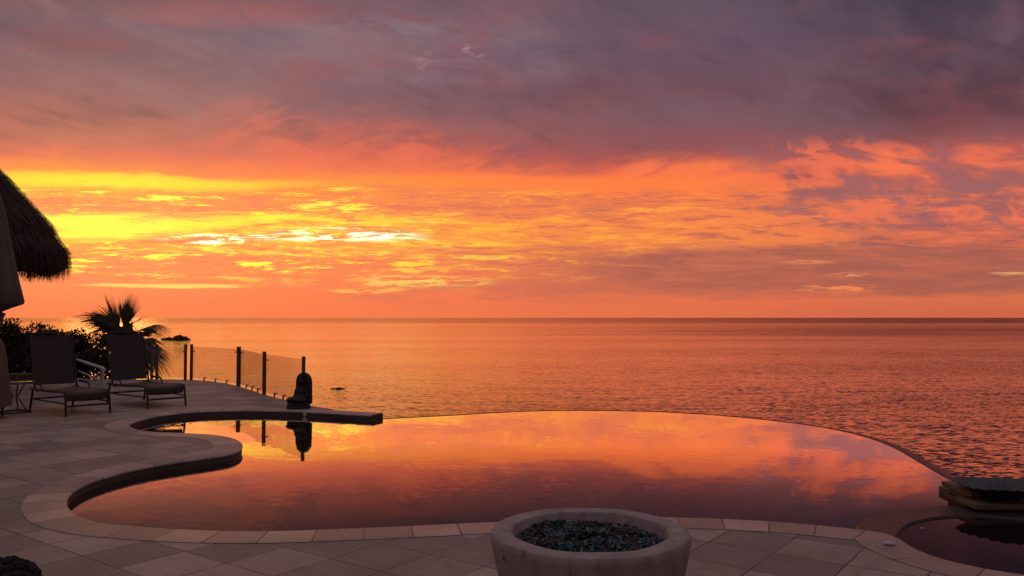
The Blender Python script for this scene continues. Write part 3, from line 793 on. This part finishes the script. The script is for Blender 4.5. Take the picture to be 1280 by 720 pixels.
m = MB(); m.tube([(0, 0, 0.05), (0, 0, zt(160))], 0.028, 12); m.build('pole', FRAME, root, smooth=True)
m = MB(); m.lathe([(0.01, 0.0), (0.3, 0.0), (0.3, 0.03), (0.27, 0.06), (0.06, 0.08), (0.05, 0.2), (0.035, 0.22)], 36); m.build('base', FRAME, root, smooth=True)

# covered stack at the very edge
cb2 = Q(-28, 470, 11.4); root = empty('covered_chair', (cb2.x, cb2.y, 0)); root.rotation_euler.z = R(20)
tag(root, 'upright folded chair under a loose beige canvas cover, cut by the left edge', 'covered chair')
zc = lambda py: CZ - (py - 397) * 11.4 / F
pr = [(0.02, zc(415)), (0.16, zc(417)), (0.25, zc(423)), (0.30, zc(431)), (0.33, zc(445)), (0.36, zc(470)), (0.40, zc(500)), (0.405, zc(507)), (0.39, zc(507.5))]
m = MB(); m.lathe(pr, 90, fn=pleat(0, 0.035, 7, 1.1)); m.build('cover', COVER, root, smooth=True)
for sx, sy in ((.27, -.2), (.27, .2), (-.27, -.2), (-.27, .2)):
    m = MB(); m.tube([(sx * .9, sy * .9, 0.3), (sx, sy, 0.0)], 0.014, 8); m.build('leg', FRAME, root, smooth=True)

# ------------------------------------------------------------------ thatched palapa
PD = 15.0
pe = Q(66, 330, PD); PC = Vector((pe.x - 2.0, PD, 0)); root = empty('thatched_palapa', PC)
tag(root, 'thatched palm palapa roof with ragged fringe hanging at upper left', 'palapa')
zp = lambda py: CZ + (397 - py) * PD / F
pprof = [((px + 70) * PD / F - .09, zp(py)) for px, py in ((75, 332), (75.5, 320), (73, 308), (62, 294), (53, 275), (40, 260), (20, 236), (0, 213), (-30, 185), (-62, 160))]
def pr_at(u):
    k = u * (len(pprof) - 1); i = min(int(k), len(pprof) - 2); f = k - i
    return pprof[i][0] * (1 - f) + pprof[i + 1][0] * f, pprof[i][1] * (1 - f) + pprof[i + 1][1] * f
random.seed(5)
m = MB(); m.lathe([(max(r - 0.05, .01), z) for r, z in pprof] , 64)
for k in range(15000):
    u = random.random() ** 0.8; a = random.uniform(-2.4, 1.2)
    r, z = pr_at(u); r2, z2 = pr_at(max(0, u - 0.02))
    L = random.uniform(0.12, 0.30)
    d = Vector((r2 - r, 0, z2 - z)); d = d.normalized() if d.length > 1e-5 else Vector((0, 0, -1))
    if u < .2: d = (d + Vector((.0, 0, -1))).normalized()
    rad = Vector((math.cos(a), math.sin(a), 0)); tan = Vector((-math.sin(a), math.cos(a), 0))
    p = rad * (r + random.uniform(-.05, .035)) + Vector((0, 0, z + random.uniform(-.03, .03)))
    q = p + (rad * d.x + Vector((0, 0, d.z)) + tan * random.uniform(-.2, .2) + rad * random.uniform(-.02, .10)) * L
    w = random.uniform(0.004, 0.012)
    m.add([p - tan * w, p + tan * w, q + tan * w * .3, q - tan * w * .3], [(0, 1, 2, 3)])
m.build('thatch', THATCH, root)
m = MB()
for k in range(3600):
    a = random.uniform(-2.6, 1.3); r = 2.0 - abs(random.gauss(0, .16)) - .06
    rad = Vector((math.cos(a), math.sin(a), 0)); tan = Vector((-math.sin(a), math.cos(a), 0))
    clump = 0.5 + 0.5 * math.sin(a * 41 + 1.5 * math.sin(a * 17))
    L = random.uniform(0.12, 0.24) + 0.16 * clump * random.random()
    p = rad * r + Vector((0, 0, zp(326))); q = p + Vector((0, 0, -L)) + rad * random.uniform(-.05, .04) + tan * random.uniform(-.04, .04)
    w = random.uniform(0.004, 0.011)
    m.add([p - tan * w, p + tan * w, q + tan * w * .35, q - tan * w * .35], [(0, 1, 2, 3)])
m.build('fringe', THATCH, root)
m = MB(); m.tube([(0, 0, 0), (0.02, 0, 1.5), (0, 0, zp(200))], [0.11, 0.10, 0.09], 12); m.build('post', BARK, root, smooth=True)

# ------------------------------------------------------------------ glass fence
def ground(px, py): return P(px, py, -0.004)
root = empty('glass_fence', ground(298, 482.5)); base_l = Vector(root.location)
tag(root, 'glass pool fence on slim dark metal posts along the curved patio edge', 'fence')
posts = [(189.5, 474.2, 430, .060), (196, 474.2, 430, .060), (231.5, 474.3, 430, .066), (239, 474.5, 430, .066), (298, 482, 433, .085), (330, 493, 439, .066), (379, 505, 445, .056)]
pp = []
for (px, py, top, wd) in posts:
    g0 = ground(px, py); d = g0.y
    ht = CZ - (top - 397) * d / F
    m = MB(); m.box((g0 + Vector((0, 0, (ht - .03) / 2 )) - base_l), (wd, wd, ht + .03), R(20))
    o = m.build('post', STEEL, root, bevel=0.004)
    pp.append((g0, ht))
def panel(a, b, ia, ib, z0=0.05, cut=0.05):
    A, hA = pp[ia]; B, hB = pp[ib]; d = (B - A); L = d.length; d.normalize(); nr = Vector((-d.y, d.x, 0)) * 0.006
    A2, B2 = A + d * 0.05, B - d * 0.05
    m = MB(); zt_a, zt_b = hA - cut, hB - cut
    vs = []
    for q in (nr, -nr):
        vs += [A2 + q + Vector((0, 0, z0)), B2 + q + Vector((0, 0, z0)), B2 + q + Vector((0, 0, zt_b)), A2 + q + Vector((0, 0, zt_a))]
    vs = [v - base_l for v in vs]
    m.add(vs, [(0, 1, 2, 3), (7, 6, 5, 4)]); gp = m.build('glass_panel', GLASS, root)
    e = MB(); e.add(vs, [(3, 2, 6, 7), (0, 4, 5, 1), (1, 5, 6, 2), (0, 3, 7, 4)]); e.build('glass_edge', GLASSEDGE, gp)
    return A2, B2, nr
panels = [panel(None, None, 1, 2), panel(None, None, 3, 4), panel(None, None, 4, 5), panel(None, None, 5, 6)]
for (px, py) in ((255, 475.6), (269, 477.2), (283, 479.2), (308, 485), (315, 487.6), (322, 490.2), (343, 496.4), (354, 499.2)):
    g0 = ground(px, py) - base_l
    m = MB(); m.box(g0 + Vector((0, 0, 0.035)), (0.022, 0.03, 0.075)); m.box(g0 + Vector((0.028, 0, 0.066)), (0.034, 0.03, 0.018)); m.build('clamp', STEEL, root)
for i, (dx, fz) in ((2, (-.05, .80)), (3, (.05, .80)), (4, (.065, .84)), (4, (-.065, .86)), (5, (.055, .80)), (0, (-.04, .8)), (1, (.04, .8))):
    g0, ht = pp[i]
    m = MB(); m.box(g0 - base_l + Vector((dx, 0, ht * fz)), (0.05, 0.03, 0.02)); m.build('clamp', STEEL, root)

# ------------------------------------------------------------------ white handrail
a0, a1 = P(128, 460, 0.36), P(91, 448, 0.36); root = empty('handrail', (a0.x, a0.y, 0)); bl_ = Vector(root.location)
tag(root, 'white tubular handrail between the two lounge chairs', 'handrail')
d = (a1 - a0).normalized()
m = MB(); m.tube([a0 - d * .25 - bl_ + Vector((0, 0, -.03)), a0 - bl_, a0 + d * 4.6 - bl_], 0.034, 10); m.build('rail', WHITE, root, smooth=True)
m = MB(); m.tube([a0 - bl_ + Vector((0, 0, -.26)), a0 + d * 4.6 - bl_ + Vector((0, 0, -.26))], 0.02, 8); m.build('rail', WHITE, root, smooth=True)
for s in (0.0, 4.5):
    m = MB(); q = a0 + d * s - bl_; m.tube([q, (q.x, q.y, -0.55 if s else -.02)], 0.034, 10); m.build('post', WHITE, root, smooth=True)

# low planter wall
a, b = P(-80, 481, 0), P(44, 479, 0)
m = MB(); dd = (b - a); L = dd.length; m.box(((a + b) / 2) + Vector((0, .15, .10)), (L, 0.3, 0.2), math.atan2(dd.y, dd.x))
tag(m.build('planter_wall', COPE if False else SANDSTONE, bevel=0.01), 'low pale stone planter wall behind the side table', 'wall')

# ------------------------------------------------------------------ statue
sb = P(375, 511.0); root = empty('seated_statue', (sb.x - .035, sb.y + .12, 0)); root.rotation_euler.z = R(-126)
tag(root, 'dark seated figure statue with arched backrest beside the glass fence', 'statue')
sc_ = 0.55
m = MB()      # faces +x locally
MBx = 0.035
m.ellipsoid((0.06, 0, 0.135), (0.14, 0.165, 0.055)); m.ellipsoid((0.10, 0.11, 0.125), (0.11, 0.055, 0.045)); m.ellipsoid((0.10, -0.11, 0.125), (0.11, 0.055, 0.045))
m.ellipsoid((0.0, 0, 0.21), (0.075, 0.095, 0.12)); m.ellipsoid((-0.005, 0, 0.28), (0.065, 0.115, 0.055))
m.ellipsoid((0.005, 0, 0.345), (0.028, 0.028, 0.05)); m.ellipsoid((0.015, 0, 0.405), (0.052, 0.046, 0.062)); m.ellipsoid((0.005, 0, 0.465), (0.024, 0.024, 0.025))
m.ellipsoid((0.066, 0, 0.402), (0.012, 0.008, 0.014))
for s in (-1, 1):
    m.tube([(0, s * .11, .28), (0.01, s * .135, .2), (0.08, s * .07, .17)], [.034, .03, .024], 10); m.ellipsoid((0.012, s * .05, .4), (.014, .008, .026))
    m.ellipsoid((0.11, s * .03, .168), (.032, .035, .016))
for v in m.v: v.x -= MBx
o = m.build('figure', STATUE, root, smooth=True)
rm = o.modifiers.new('remesh', 'REMESH'); rm.mode = 'VOXEL'; rm.voxel_size = 0.009; rm.use_smooth_shade = True
m = MB(); hw_, pts2 = 0.16, []
for k in range(17):
    th = math.pi * k / 16; pts2.append((hw_ * math.cos(th), 0.395 + 0.15 * math.sin(th)))
pts2 = [(hw_ + .01, 0.07)] + pts2 + [(-hw_ - .01, 0.07)]
nb = len(pts2)
m.add([(-0.045, y_, z_) for y_, z_ in pts2] + [(-0.115, y_, z_) for y_, z_ in pts2], [tuple(range(nb)), tuple(range(2 * nb - 1, nb - 1, -1))] + [(i, i + nb, (i + 1) % nb + nb, (i + 1) % nb) for i in range(nb)])
m.build('arched_back', STATUE, root, bevel=0.015)
m = MB(); m.lathe([(0.19, 0.0), (0.195, 0.02), (0.18, 0.035), (0.175, 0.05), (0.185, 0.065), (0.18, 0.085), (0.02, 0.088)], 40, fn=lambda p, th: Vector((p.x * 1.0 + .02, p.y * .92, p.z))); m.build('plinth', STATUE, root, smooth=True)

# round fitting on the spit's face
q = P(381.7, 515, 0); fi = min(range(n // 3), key=lambda i: (edge[i] - q).length)
tq = (edge[fi + 1] - edge[fi - 1]).normalized(); nq = Vector((-tq.y, tq.x, 0)) * (-side)
ctr = edge[fi] + nq * 0.0 + Vector((0, 0, -0.05))
m = MB(); m.tube([ctr - nq * .02, ctr + nq * .010, ctr + nq * .018], [0.03, 0.03, 0.02], 16)
tag(m.build('wall_fitting', PEBBLE, smooth=True), 'small pale round fitting set in the spit face below the statue', 'pool fitting')

# ------------------------------------------------------------------ pedestal and shell bowl
zA, zB = 0.0, 0.05
cA = P(1219, 630, zA)
root = empty('stone_pedestal', (cA.x, cA.y, WZ)); ob = Vector(root.location)
tag(root, 'stepped stone pedestal carrying the shell bowl at the spa corner', 'pedestal')
m = MB(); m.box((0.74, 0.34, (zA - .045 - WZ - .3) / 2), (1.28, 0.60, zA - .045 - WZ + .3)); m.build('body', DARKSTONE, root)
m = MB(); m.box((0.67, 0.14, zA - WZ - .0225), (1.34, 0.28, 0.045)); m.box((0.73, 0.45, zA - WZ - .0235), (1.22, 0.338, 0.043)); m.build('lower_slab', SANDSTONE, root, bevel=0.006)
m = MB(); m.box((0.12, 0.40, zB - WZ - .019), (0.10, 0.44, 0.038)); m.box((0.73, 0.58, zB - WZ - .0195), (1.118, 0.10, 0.036)); m.build('upper_slab', SANDSTONE, root, bevel=0.005)
m = MB(); m.box((0.20, 0.72, -.02), (0.12, 0.16, 0.14)); m.build('side_block', DARKSTONE, root, bevel=0.006)
sc2 = Q(1250, 604.5, 6.42); zB = 0.002; root = empty('shell_bowl', (sc2.x, sc2.y, zB))
tag(root, 'wide ribbed shell shaped bowl in dark blue grey on the stone pedestal', 'bowl')
rimz = sc2.z - zB
amp = [0.007]
def scal(p, th):
    r = math.hypot(p.x, p.y); k = r / 0.31
    rib = 0.5 + 0.5 * math.cos(22 * th)
    f = 1 + 0.022 * k * (rib - .5)
    return Vector((p.x * f, p.y * f, p.z + amp[0] * k * (rib - .5) + 0.008 * k * k * math.sin(3 * th + .6)))
m = MB(); m.lathe([(0.02, 0.004), (0.10, 0.0), (0.118, 0.004), (0.155, 0.022), (0.20, rimz * .5), (0.27, rimz * .82), (0.308, rimz - .006), (0.31, rimz)], 176, fn=scal); m.build('outer_shell', SHELL, root, smooth=True)
def scal_in(p, th):
    q = scal(p, th); k = math.hypot(p.x, p.y) / 0.31
    q.z += 0.016 * math.sin(math.pi * min(k, 1)) * (0.5 + 0.5 * math.cos(22 * th) - .5)
    return q
m = MB(); m.lathe([(0.31, rimz), (0.30, rimz - .003), (0.28, rimz * .92), (0.25, rimz * .80), (0.22, rimz * .67), (0.18, rimz * .52), (0.15, rimz * .42), (0.12, rimz * .3), (0.01, rimz * .26)], 176, fn=scal_in); m.build('inner_shell', SHELL, root, smooth=True)

# pebble on the coping, added pale disc for a faint spot in the spa, lava stones in the corner
q = P(1112, 681.5); m = MB(); m.ellipsoid((0, 0, 0.012), (0.040, 0.026, 0.014), None, 20, 10)
tag(m.build('round_pebble', PEBBLE, smooth=True, loc=q), 'small pale oval pebble lying on the paving beside the spa', 'pebble')
q = P(1153, 660.5, WZ); m = MB(); m.ellipsoid((0, 0, 0.002), (0.014, 0.010, 0.005), None, 16, 8)
tag(m.build('floating_disc', PEBBLE, smooth=True, loc=q), 'tiny pale petal floating on the spa water', 'disc')
q = P(6, 733, 0.0); root = empty('lava_rock_pile', q); random.seed(9)
tag(root, 'dark knobbly mound of small lava stones in the lower left corner', 'rock pile')
m = MB()
m.ellipsoid((0, 0, 0.02), (0.145, 0.145, 0.10), None, 20, 10)
for k in range(150):
    ph = math.acos(random.uniform(0.02, 1)); th = random.uniform(0, 2 * math.pi)
    c0 = Vector((0.15 * math.sin(ph) * math.cos(th), 0.15 * math.sin(ph) * math.sin(th), 0.02 + 0.105 * math.cos(ph)))
    s = random.uniform(.016, .03)
    o0 = len(m.v); m.ellipsoid(c0, (s, s * random.uniform(.7, 1), s * random.uniform(.6, .9)), Matrix.Rotation(random.uniform(0, 3), 3, 'X') @ Matrix.Rotation(random.uniform(0, 3), 3, 'Z'), 9, 6)
    for v in m.v[o0:]: v += Vector((random.uniform(-1, 1), random.uniform(-1, 1), random.uniform(-1, 1))) * .0022
m.build('stones', LAVA, root, smooth=True)

# ------------------------------------------------------------------ plants
def leaf(m, p, d, up, L, w):
    d = d.normalized(); s = d.cross(up)
    s = s.normalized() if s.length > 1e-4 else d.orthogonal().normalized()
    nrm = s.cross(d)
    m.add([p, p + d * L * .45 + s * w + nrm * w * .3, p + d * L - nrm * L * .12, p + d * L * .45 - s * w + nrm * w * .3], [(0, 1, 2), (0, 2, 3)])
def shrub(name, px, top, dist, wpx, hpx, nleaf, label, cat, seed, leafm, flowers=0, L=.085):
    random.seed(seed)
    c = Q(px, top + hpx, dist); gz = -0.6
    root = empty(name, (c.x, c.y, gz)); tag(root, label, cat, 'shrubs in the planting bed')
    s = dist / F; rx = wpx * s / 2; hz = CZ - (top - 397) * s - gz
    cl = []
    for k in range(70):
        u = random.uniform(-1, 1); v = random.uniform(-1, 1) ; t = random.random() ** .6
        cl.append((Vector((u * rx * .92, v * rx * .55, hz * (0.25 + .70 * t * (1 - .35 * u * u)))), random.uniform(.12, .26)))
    m = MB()
    for k in range(nleaf):
        c0, r0 = random.choice(cl)
        dv = Vector((random.gauss(0, 1), random.gauss(0, 1), random.gauss(0, 1))).normalized()
        p = c0 + dv * r0 * random.random() ** .4
        leaf(m, p, dv + Vector((0, 0, random.uniform(-.4, .5))), Vector((random.uniform(-1, 1), random.uniform(-1, 1), 1)), L * random.uniform(.6, 1.2), L * random.uniform(.2, .34))
    m.build('foliage', leafm, root)
    b = MB()
    for c0, r0 in cl[:16]:
        b.tube([(random.uniform(-.15, .15), random.uniform(-.1, .1), 0), (c0.x * .55, c0.y * .55, c0.z * .5), c0], [.022, .014, .005], 5)
    b.build('stem', BARK, root)
    for k in range(flowers):
        c0, r0 = cl[k % len(cl)]
        fm = MB(); pc = Vector((c0.x, -rx * .55 - .1, c0.z))
        for j in range(9):
            dv = Vector((random.gauss(0, 1), random.gauss(0, 1) - .6, random.gauss(0, 1))).normalized()
            leaf(fm, pc, dv, Vector((0, 0, 1)), .085, .04)
        fm.build('flower', PINK, root)
    return root
shrub('flowering_shrub', 2, 403, 19.0, 60, 66, 10000, 'dense flowering shrub at the left edge behind the umbrella', 'shrub', 31, LEAF, 4)
shrub('flowering_shrub', 50, 408, 20.0, 66, 62, 10000, 'dark flowering shrub behind the lounge chair nearer the left edge', 'shrub', 32, LEAF2, 3)
shrub('flowering_shrub', 98, 416, 21.0, 62, 50, 6500, 'loose shrub with a pink bloom between the lounge chairs', 'shrub', 33, LEAF, 2)
shrub('low_shrub', 124, 443, 20.4, 62, 30, 4000, 'low dark shrub beneath the handrail', 'shrub', 34, LEAF, 0)
# flower spike reaching above the hedge
# fan palm
PDIST = 20.0
cr = Q(160, 404, PDIST); root = empty('fan_palm', (cr.x, cr.y, -0.62)); pb = Vector(root.location)
tag(root, 'small fan palm with spiky fronds behind a lounge chair', 'palm tree')
m = MB(); m.tube([(0.1, 0, 0), (0.06, 0, .8), (0, 0, cr.z - pb.z)], [.15, .12, .10], 14)
random.seed(41)
for k in range(60):
    zz_ = random.uniform(.05, cr.z - pb.z); a = random.uniform(0, 6.28); p = Vector((.12 * math.cos(a) + .04, .12 * math.sin(a), zz_)); m.tube([p, p + Vector((.07 * math.cos(a), .07 * math.sin(a), .13))], [.018, .006], 5)
m.build('trunk', BARK, root, smooth=True)
def frond(hx, hy, tx, ty, dd, spread, nseg, tilt, droop, seed):
    """hastula and tip measured in the photo; dd = depth offset of the tip; tilt turns the fan about its own axis"""
    random.seed(seed)
    h = Q(hx, hy, PDIST) ; t = Q(tx, ty, PDIST + dd); ax = t - h; Ln = ax.length; ax.normalize()
    view = Vector((0, 1, 0)); s0 = ax.cross(view).normalized(); s1 = s0.cross(ax).normalized()
    sd = s0 * math.cos(tilt) + s1 * math.sin(tilt); nm = sd.cross(ax)
    m = MB()
    st = cr + (h - cr) * 0.05
    m.tube([st - pb, (st + h) / 2 - pb + Vector((0, 0, .02)), h - pb], [.014, .011, .009], 6)
    for k in range(nseg):
        u = -1 + 2 * (k + .5) / nseg; a = u * spread
        dirv = ax * math.cos(a) + sd * math.sin(a) + nm * 0.16 * abs(u)
        L = Ln * (1.0 - .28 * abs(u) ** 2.2) * random.uniform(.9, 1.06)
        wid = max(.007, L * spread / nseg * 0.95)
        across = (sd * math.cos(a) - ax * math.sin(a)).normalized()
        pts = []
        for q in (0.0, .3, .58, .78, .92, 1.0):
            dr = droop * (max(0, q - .45) ** 2) * L * random.uniform(.8, 1.3)
            pts.append(h + dirv * L * q + Vector((0, 0, -dr)) - pb)
        ws = [.004, wid * .62, wid * .78, wid * .42, wid * .16, .001]
        vs = []
        for p, w_ in zip(pts, ws): vs += [p - across * w_ + nm * w_ * .35, p, p + across * w_ + nm * w_ * .35]
        fs = []
        for i in range(5):
            b0 = i * 3; fs += [(b0, b0 + 1, b0 + 4, b0 + 3), (b0 + 1, b0 + 2, b0 + 5, b0 + 4)]
        m.add(vs, fs)
    m.build('frond', PALMLEAF, root)
frond(148, 413, 130, 363, -.1, .20, 16, .2, .12, 1)
frond(148, 414, 136, 378, .2, .42, 18, .2, .2, 14)
frond(154, 413, 165, 363, .1, .40, 28, .15, .08, 2)
frond(156, 414, 150, 370, -.2, .34, 18, .3, .1, 15)
frond(149, 412, 86, 385, -.1, .27, 22, .3, .9, 3)
frond(150, 414, 98, 396, .3, .42, 22, .4, .6, 4)
frond(152, 416, 112, 380, .1, .36, 20, .2, .4, 16)
frond(172, 413, 217, 404, -.2, .26, 24, .4, 1.1, 5)
frond(170, 418, 206, 412, .1, .34, 18, .4, 1.1, 17)
frond(172, 424, 210, 432, .1, .46, 20, .5, .9, 6)
frond(174, 428, 215, 462, -.1, .50, 30, .3, .7, 7)
frond(170, 430, 198, 472, .1, .55, 28, .2, .5, 8)
frond(164, 430, 176, 476, .2, .55, 24, .2, .4, 18)
frond(150, 420, 112, 438, .2, .55, 22, .4, .8, 9)
frond(160, 410, 148, 380, .5, .45, 18, .4, .1, 10)
frond(163, 406, 188, 388, .4, .16, 6, .9, .9, 11)
frond(160, 416, 138, 452, -.2, .5, 20, .3, .6, 12)
frond(158, 412, 122, 422, .5, .6, 20, .5, .6, 13)
frond(160, 416, 186, 432, .3, .6, 20, .5, .6, 19)

# ------------------------------------------------------------------ view
scene.view_settings.view_transform = 'Standard'; scene.view_settings.look = 'None'
scene.view_settings.exposure = 0.0; scene.view_settings.gamma = 1.0
scene.view_settings.use_curve_mapping = False
scene.render.engine = 'CYCLES'
scene.cycles.max_bounces = 6; scene.cycles.use_denoising = True
scene.cycles.sample_clamp_indirect = 4.0
